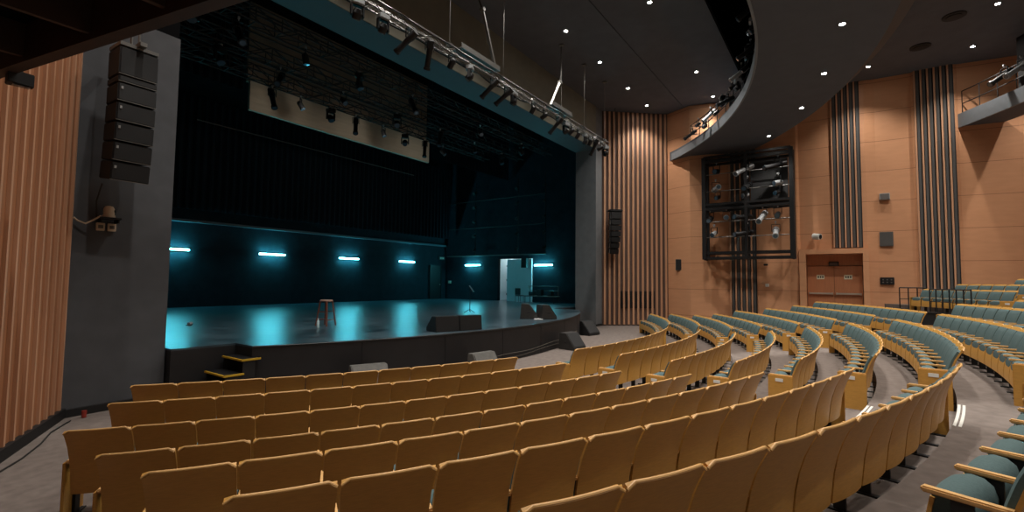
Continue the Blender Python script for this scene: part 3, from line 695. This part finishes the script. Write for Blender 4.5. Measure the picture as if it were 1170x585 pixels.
for z in (1.15,1.95,3.55,4.45): b.cyl((.1,y0,z),(.1,y1,z),.024,n=8)
b.build('hanging_bar', 'steel', RG, smooth=True)
b = MB()
for y in (y0,y1): b.cyl((.7,y,.3),(1.35,y,.3),.04).cyl((.7,y,H-.3),(1.35,y,H-.3),.04).cyl((.7,y,2.7),(1.35,y,2.7),.04)
b.build('wall_bracket', 'iron', RG)
random.seed(9); k = 0
nm = ['top','second','third','bottom']
for r, (z, ys) in enumerate(((6.18,(5.15,3.75,2.35)),(5.28,(5.2,3.7,2.35)),(3.72,(5.5,4.7,3.85,3.05,2.4)),(2.92,(5.3,3.75,2.5)),)):
    for i, y in enumerate(ys):
        t = thing('wall_lantern', f'{ORD[i+1]} lantern from the left on the {nm[r]} bar of the wall frame', 'stage light', (25.8,y,z), R_(random.uniform(-140,-60)), 'lanterns in the wall frame'); t.scale = (1.2,1.2,1.2)
        tl = R_(random.uniform(0,30)); bm_ = 'silver' if (i+r) % 2 else 'black'
        (profile_lamp if (i+r) % 3 else par_lamp)(t, tl, bm_)
for i, y in enumerate((5.1,3.8,2.4)):
    t = thing('wall_lantern', f'{ORD[i+1]} lantern from the left hung just under upper frame rail', 'stage light', (25.8,y,4.75), R_(random.uniform(-140,-60)), 'lanterns in the wall frame'); par_lamp(t, .3, 'silver' if i == 1 else 'black')

# ------------------------------------------------------------------ line arrays
LA = thing('line_array', 'tall hanging black speaker array left of the stage', 'speaker array', (2.76,10.25,4.02), R_(3))
MB().bb(-.28,.28,-.25,.25,-.03,.03).bb(-.05,.05,-.4,.45,.0,.07).build('rigging_frame', 'steel', LA)
MB().cyl((0,.15,.05),(0,.15,1.3),.02).cyl((0,-.2,.05),(0,-.2,1.3),.02).build('chain', 'steel', LA)
z = -.05; tilt = 0.0; y = 0.
for k in range(7):
    h = .50 if k == 0 else (.13 if k == 1 else .33)
    c = Vector((0, y, z-h/2))
    rm = rotx(R_(tilt))
    b = MB().box(c, (.56,.50,h-.02), rm).build('speaker_cabinet', 'speaker', LA, bevel=.012)
    MB().box(c+rm@Vector((0,-.255,0)), (.52,.015,h-.06), rm).build('grille', 'grille', b)
    MB().box(c+rm@Vector((0,-.25,-h/2+.012)), (.56,.03,.012), rm).build('silver_edge', 'steel', b)
    if k > 1: MB().box(c+rm@Vector((-.225,-.268,h*.2)), (.03,.01,.045), rm).build('badge', 'silver', b)
    if k > 1: tilt += 2.2
    z -= h; y += math.sin(R_(tilt))*h*.9
MB().tube([(-.28,.2,-2.4),(-.3,.35,-2.7),(-.24,.5,-3.05)], .012, 6).build('cable', 'cable', LA, smooth=True)
d = Vector((26.93-24.38,8.02-10.93,0)).normalized()
LB = thing('line_array', 'small hanging black speaker array in front of right battens', 'speaker array', (24.25,10.1,3.95), R_(-48.8))
MB().bb(-.36,.36,-.25,.25,-.03,.06).build('rigging_frame', 'iron', LB)
MB().cyl((0,0,.05),(0,0,5.8),.014).build('chain', 'iron', LB)
z = -.05; y = 0; tilt = 0
for k in range(7):
    h = .42 if k == 0 else .31; c = Vector((0,y,z-h/2)); rm = rotx(R_(tilt))
    b = MB().box(c, (.60-.03*max(0,k-2),.42,h-.02), rm).build('speaker_cabinet', 'speaker', LB, bevel=.012)
    MB().box(c+rm@Vector((0,-.215,0)), (.52-.03*max(0,k-2),.012,h-.06), rm).build('grille', 'grille', b)
    MB().box(c+rm@Vector((-.31+.015*max(0,k-2),-.1,0)), (.01,.06,h-.05), rm).box(c+rm@Vector((.31-.015*max(0,k-2),-.1,0)), (.01,.06,h-.05), rm).build('link_plate', 'silver', b)
    tilt += 3; z -= h; y += math.sin(R_(tilt))*h*.9

# camera shelf on the left pier
t = thing('camera_shelf', 'small black wall shelf with two outlet plates on left pier', 'shelf', (2.66,10.86,1.03))
MB().bb(-.15,.15,-.26,.02,0,.03).bb(-.13,-.11,-.22,.02,-.06,0).bb(.11,.13,-.22,.02,-.06,0).build('shelf_board', 'iron', t)
for x in (-.08,.08):
    q = MB().bb(x-.06,x+.06,-.02,.03,-.20,-.06).build('outlet', 'cream', t, bevel=.006)
    MB().bb(x-.035,x+.035,-.026,-.02,-.16,-.10).build('socket_face', 'greybox', q)
t = thing('dome_camera', 'cream motorised camera sitting on the black wall shelf', 'camera', (2.66,10.74,1.06), 1.2)
MB().lathe([(0,0),(.09,0),(.095,.02),(.09,.05),(0,.05)]).build('camera_base', 'cream', t, smooth=True)
MB().lathe([(0,.05),(.075,.05),(.085,.10),(.08,.16),(.055,.205),(0,.22)]).build('camera_head', 'cream', t, smooth=True)
MB().cyl((0,-.07,.12),(0,-.09,.12),.035,n=14).build('lens', 'iron', t, smooth=True)
mb = MB(); mb.tube([(2.52,10.62,1.07),(2.45,10.72,1.0),(2.36,10.78,.93),(2.26,10.80,.97),(2.2,10.80,1.02)], .014, 6)
tag(mb.build('camera_cable', 'cream', smooth=True, origin=(2.35,10.75,1.0)), 'pale cable curling left from the wall shelf', 'cable')

# ------------------------------------------------------------------ overhead side balcony soffit, near left
OB = thing('balcony_soffit', 'dark underside of the side balcony in the top left corner', 'balcony', (1.2,5.8,2.2))
base = Vector(OB.location)
A, B = Vector((.86,7.72,0)), Vector((1.80,3.42,0))
d = (B-A).normalized(); n_ = Vector((-d.y,d.x,0)); n_ = n_ if n_.x > 0 else -n_
def slab(mb, a, b, w, z0, z1):
    q = [a, b, b-n_*w, a-n_*w]; mb.prism([(p.x-base.x,p.y-base.y) for p in q], z0-base.z, z1-base.z); return mb
slab(MB(), A, B, .12, 2.2, 2.62).build('edge_beam', 'soffit', OB)
MB().prism([(p[0]-base.x,p[1]-base.y) for p in ((A.x,A.y),(B.x,B.y),(-1.50,3.42),(.62,7.72))], .40, .55).build('deck', 'void', OB)
for y in (6.86,5.68,4.6):
    MB().bb(-1.15+(y-4.28)*.508+.12-base.x,A.x+(A.y-y)*.215-base.x-.11,y-.03-base.y,y+.02-base.y,.06,.40).build('cross_rib', 'soffit', OB)
tl_ = thing('under_balcony_lamp', 'dark lamp box hung beneath the balcony corner, top left', 'lamp', (1.0,7.35,2.30)); tl_.scale = (.7,.7,.8)
MB().cyl((0,0,0),(0,0,-.08),.02).build('stem', 'iron', tl_); MB().prism([(-.16,-.12),(.14,-.06),(.14,.06),(-.16,.12)],-.26,-.08).build('lamp_housing', 'iron', tl_, bevel=.01); MB().bb(-.1,.1,-.05,.05,-.27,-.26).build('lens', 'lensglass', tl_)

# ------------------------------------------------------------------ theatre seats
def backrest_mesh(w):
    prof = [(0.015,.27),(.005,.36),(-.01,.50),(-.035,.62),(-.075,.745),(-.115,.83),(-.155,.905),(-.17,.93)]
    mb = MB()
    def f(u, v):
        t = v*(len(prof)-1); i = min(int(t), len(prof)-2); fr = t-i
        y = prof[i][0]*(1-fr)+prof[i+1][0]*fr; z = prof[i][1]*(1-fr)+prof[i+1][1]*fr
        ww = w/2*(1-.035*max(0,1-v*1.3)); x = (u*2-1)
        # rounded top corners
        if v > .93: z -= .03*max(0,(abs(x)-.90)/.10)**2
        dy = prof[i+1][0]-prof[i][0]; dz = prof[i+1][1]-prof[i][1]; l = math.hypot(dy,dz)
        y2 = y-.02*(1-x*x)
        return (x*ww, y2, z), (0,-dz/l,dy/l)
    mb.sheet(f, 12, 14, .022); return mb
def edge_mesh(w):
    mb = MB(); pts = []
    for i in range(13):
        x = (i/12*2-1); z = .934-.03*max(0,(abs(x)-.90)/.10)**2; pts.append((x*w/2*.995, -.160-.02*(1-x*x), z))
    mb.tube(pts, .0098, 8); return mb
def make_seat(kind):
    t = thing('theatre_seat', 'seat', 'seat', (0,0,0))
    br = backrest_mesh(.536).build('backrest', 'wood', t, smooth=True)
    edge_mesh(.536).build('top_edge', 'edge', br, smooth=True)
    # upholstered pad on the front of the backrest
    prof = [(.03,.46),(.018,.52),(-.008,.63),(-.045,.745),(-.083,.83),(-.118,.895)]
    mb = MB()
    def f(u, v):
        t_ = v*(len(prof)-1); i = min(int(t_), len(prof)-2); fr = t_-i
        y = prof[i][0]*(1-fr)+prof[i+1][0]*fr+.045; z = prof[i][1]*(1-fr)+prof[i+1][1]*fr
        x = u*2-1; e = max(abs(x), abs(v*2-1)); y -= .022*max(0,(e-.8)/.2)**2
        y -= .018*(1-x*x)
        dy = prof[i+1][0]-prof[i][0]; dz = prof[i+1][1]-prof[i][1]; l = math.hypot(dy,dz)
        return (x*.255, y, z), (0,dz/l,-dy/l)
    mb.sheet(f, 10, 8, .045); mb.build('back_pad', 'green', t, smooth=True)
    # tipped-up seat: wood pan outside, green cushion inside
    pan = MB()
    def g(u, v):
        x = u*2-1; z = .24+v*.31; y = .345-.03*v+.012*math.sin(PI*v)
        return (x*.25, y, z), (0,1,.16)
    pan.sheet(g, 6, 6, .02); p = pan.build('seat_pan', 'wood', t, smooth=True)
    cu = MB()
    prof2 = [(.16,.27),(.14,.40),(.135,.50),(.155,.565),(.20,.60),(.26,.608),(.315,.585),(.335,.53),(.33,.40),(.325,.27)]
    m2 = MB(); nx = 8
    for k in range(nx+1):
        x = (k/nx*2-1); q = 1-.10*abs(x)**4
        m2.v += [(x*.236, .24+(yy-.24)*q, .27+(zz-.27)*(1-.07*abs(x)**3)) for yy, zz in prof2]
    L_ = len(prof2)
    for k in range(nx):
        for j in range(L_): m2.f.append((k*L_+j, k*L_+(j+1)%L_, (k+1)*L_+(j+1)%L_, (k+1)*L_+j))
    m2.f += [tuple(range(L_)), tuple(nx*L_+j for j in range(L_-1,-1,-1))]
    c_ = m2.build('seat_cushion', 'green', t, smooth=True)
    return t
def add_arm(t, s, end=False, plate=False):
    x = s*.278
    MB().bb(x-.026,x+.026,-.02,.34,.578,.61).build('armrest', 'edge', t, bevel=.008)
    MB().bb(x-.012,x+.012,.13,.22,.02,.58).bb(x-.03,x+.03,-.10,.32,0,.03).build('leg', 'iron', t)
    if end:
        p = MB().bb(x+s*.016,x+s*.04,-.03,.36,.0,.595).build('end_panel', 'wood', t, bevel=.006)
        if plate: MB().bb(x+s*.04,x+s*.048,.12,.24,.49,.545).build('row_plate', 'white', p)
proto = {}
for key in ('mid','first','last'):
    t = make_seat(key)
    add_arm(t, 1, key == 'last', True)
    if key == 'first': add_arm(t, -1, True, True)
    proto[key] = t
index_kids()
t = make_seat('open'); add_arm(t, 1); add_arm(t, -1); proto['open'] = t
index_kids()
used = {k: False for k in proto}
def place(key, ang, r, zf, label, group):
    if not used[key]: t = proto[key]; used[key] = True
    else: t = copy_tree(proto[key])
    x, y = pol(r-.17, ang)
    t.location = (x, y, zf); t.rotation_euler = (0,0,R_(ang))
    t['label'] = label; t['group'] = group
def row(block, i, a0, a1, n, side, r=None, zt=None, skip_first_key=False, keys=(True,True), only=None, nameidx=None):
    r = r or RAD[i]; zt = ZT[i] if zt is None else zt; zf = zt-.945
    rn = (ORD[(nameidx if nameidx is not None else i)+1] if i else 'front')
    for k in range(n):
        if only and k not in only: continue
        a = a0+(a1-a0)*(k+.5)/n
        key = ('open' if keys[0] == 'open' else 'first') if k == 0 and keys[0] else 'last' if k == n-1 and keys[1] else 'mid'
        num = k+1 if side == 'near' or side == 'left' else n-k
        if block == 'left':
            if side == 'left': lab = f'{ORD[num]} wooden seat back from the left end, {rn} row of left block'
            else: lab = f'{ORD[num]} wooden seat back from the aisle end, {rn} row of left block'
            if i == 7: lab = f'{ORD[num]} green tip-up seat from the aisle, bottom right corner row'
        elif block == 'middle': lab = f'{ORD[num]} seat from the near aisle, {rn} row of the curved middle block'
        elif block == 'right': lab = f'{ORD[num]} green padded seat from its aisle, {rn} row of the far right block'
        else: lab = f'{ORD[num]} green seat from the left, {block}'
        place(key, a, r, zf, lab, f'{rn} row, {block} block' if block in ('left','middle','right') else block)
Ls = [(-37.51,-17.07,11),(-36.91,-16.06,12),(-36.68,-15.16,13),(-34.73,-13.79,13),(-33.0,-13.33,13),(-31.37,-12.43,13),(-28.39,-11.8,12)]
for i, (a, b, n) in enumerate(Ls): row('left', i, a, b, n, 'left' if i < 6 else 'aisle')
row('left', 7, -22.88, -11.8, 8, 'aisle', keys=('open',True))
def axs(x, r): return math.degrees(math.asin((x-CX)/r))
Mend = [15.9,15.9,15.9,16.6,17.0,17.0,16.9,17.2]
for i in range(8):
    a = axs(9.2 if i < 3 else 9.55, RAD[i]); b = axs(Mend[i], RAD[i]); n = round(RAD[i]*R_(b-a)/.56)
    row('middle', i, a, b, n, 'near')
Rst = [17.4,17.4,17.36,18.3,18.1,18.3,18.5,18.05]; Ren = [22.2,22.9,23.2,23.95,24.5,24.4,24.6,25.2]
for i in range(8):
    a = axs(Rst[i], RAD[i]); b = axs(Ren[i], RAD[i]); n = round(RAD[i]*R_(b-a)/.56)
    row('right', i, a, b, n, 'near')
dt_ = math.degrees(.56/25.1)
row('row just behind the dark stair wall', 8, 15.6-8*dt_, 15.6, 8, 'left', r=25.1, zt=-.5146, keys=(False,True))
row('short row above the stair wall', 8, 14.6-4*dt_, 14.6, 4, 'left', r=26.25, zt=-.36, keys=(False,True))
for q, (r, zt, x0, x1, nm_) in enumerate(((27.3,-.11,21.2,25.4,'railed upper row by the wall'),(28.2,.09,22.2,25.4,'middle upper row by the wall'),(29.1,.30,23.0,24.4,'topmost upper row at the right edge'))):
    a = axs(x0, r); b = axs(x1, r); n = round(r*R_(b-a)/.56); row(nm_, 8, a, b, n, 'left', r=r, zt=zt, keys=(True,True))

# step nosings in the aisles
k = 0
for i in range(4, 9):
    rr = RAD[i-1]-.10; z = ZF[i]
    for (x0, x1, w) in ((7.72,9.13,'near'),(17.1,17.95,'far')):
        a0, a1 = axs(x0, rr), axs(x1, rr); mb = MB()
        ring(mb, rr+.005, rr+.035, a0, a1, z, z+.006, 8); ring(mb, rr+.055, rr+.085, a0, a1, z, z+.006, 8)
        tag(mb.build('step_nosing', 'nosing', origin=(*pol(rr,(a0+a1)/2),z)), f'pair of white edge strips on the {ORD[i-3]} step up the {w} aisle', 'step edging', f'white step edges, {w} aisle')

# dark stair wall at the head of the far aisle
tg = thing('stair_wall', 'low black stair enclosure at the head of the far aisle', 'wall', (19.3,-2.35,ZF[8]))
MB().bb(-.04,.04,-.26,.34,0,.60).build('panel', 'iron', tg)
MB().bb(-.06,.06,-.28,.36,.60,.64).build('cap_rail', 'black', tg)
# railings
def railing(p0, p1, z0, z1, n, lab):
    t = thing('handrail', lab, 'railing', (*p0,z0)); dx, dy = p1[0]-p0[0], p1[1]-p0[1]; H = z1-z0
    for i in range(n): q = (dx*i/(n-1), dy*i/(n-1)); MB().cyl((*q,0),(*q,H),.022,n=8).build('post', 'iron', t)
    MB().cyl((0,0,H),(dx,dy,H),.024,n=8).cyl((0,0,H*.5),(dx,dy,H*.5),.016,n=8).cyl((0,0,.06),(dx,dy,.06),.016,n=8).build('rail', 'iron', t)
railing((26.3,-2.10),(26.3,-2.98),-1.04,-.08,4,'black pipe railing against the wall left of upper seats')
railing((23.72,-2.78),(21.9,-3.62),-1.04,-.12,7,'black pipe railing in front of the railed upper seats')
struct(MB().bb(25.9,28.2,-3.2,-1.95,-2.4,-1.04).build('floor','carpet'))

# ------------------------------------------------------------------ world + output
w = bpy.data.worlds.new('world'); sc.world = w; w.use_nodes = True
w.node_tree.nodes['Background'].inputs[0].default_value = (.6,.65,.7,1); w.node_tree.nodes['Background'].inputs[1].default_value = .0
for o in list(COL.objects):
    if o.parent is None: o.location.z += ZUP
sc.view_settings.view_transform = 'Standard'; sc.view_settings.look = 'None'; sc.view_settings.gamma = 1
sc.view_settings.use_curve_mapping = False; sc.view_settings.exposure = 1.35
sc.cycles.use_denoising = True
sc.cycles.max_bounces = 6; sc.cycles.diffuse_bounces = 4; sc.cycles.glossy_bounces = 3
sc.cycles.sample_clamp_indirect = 6
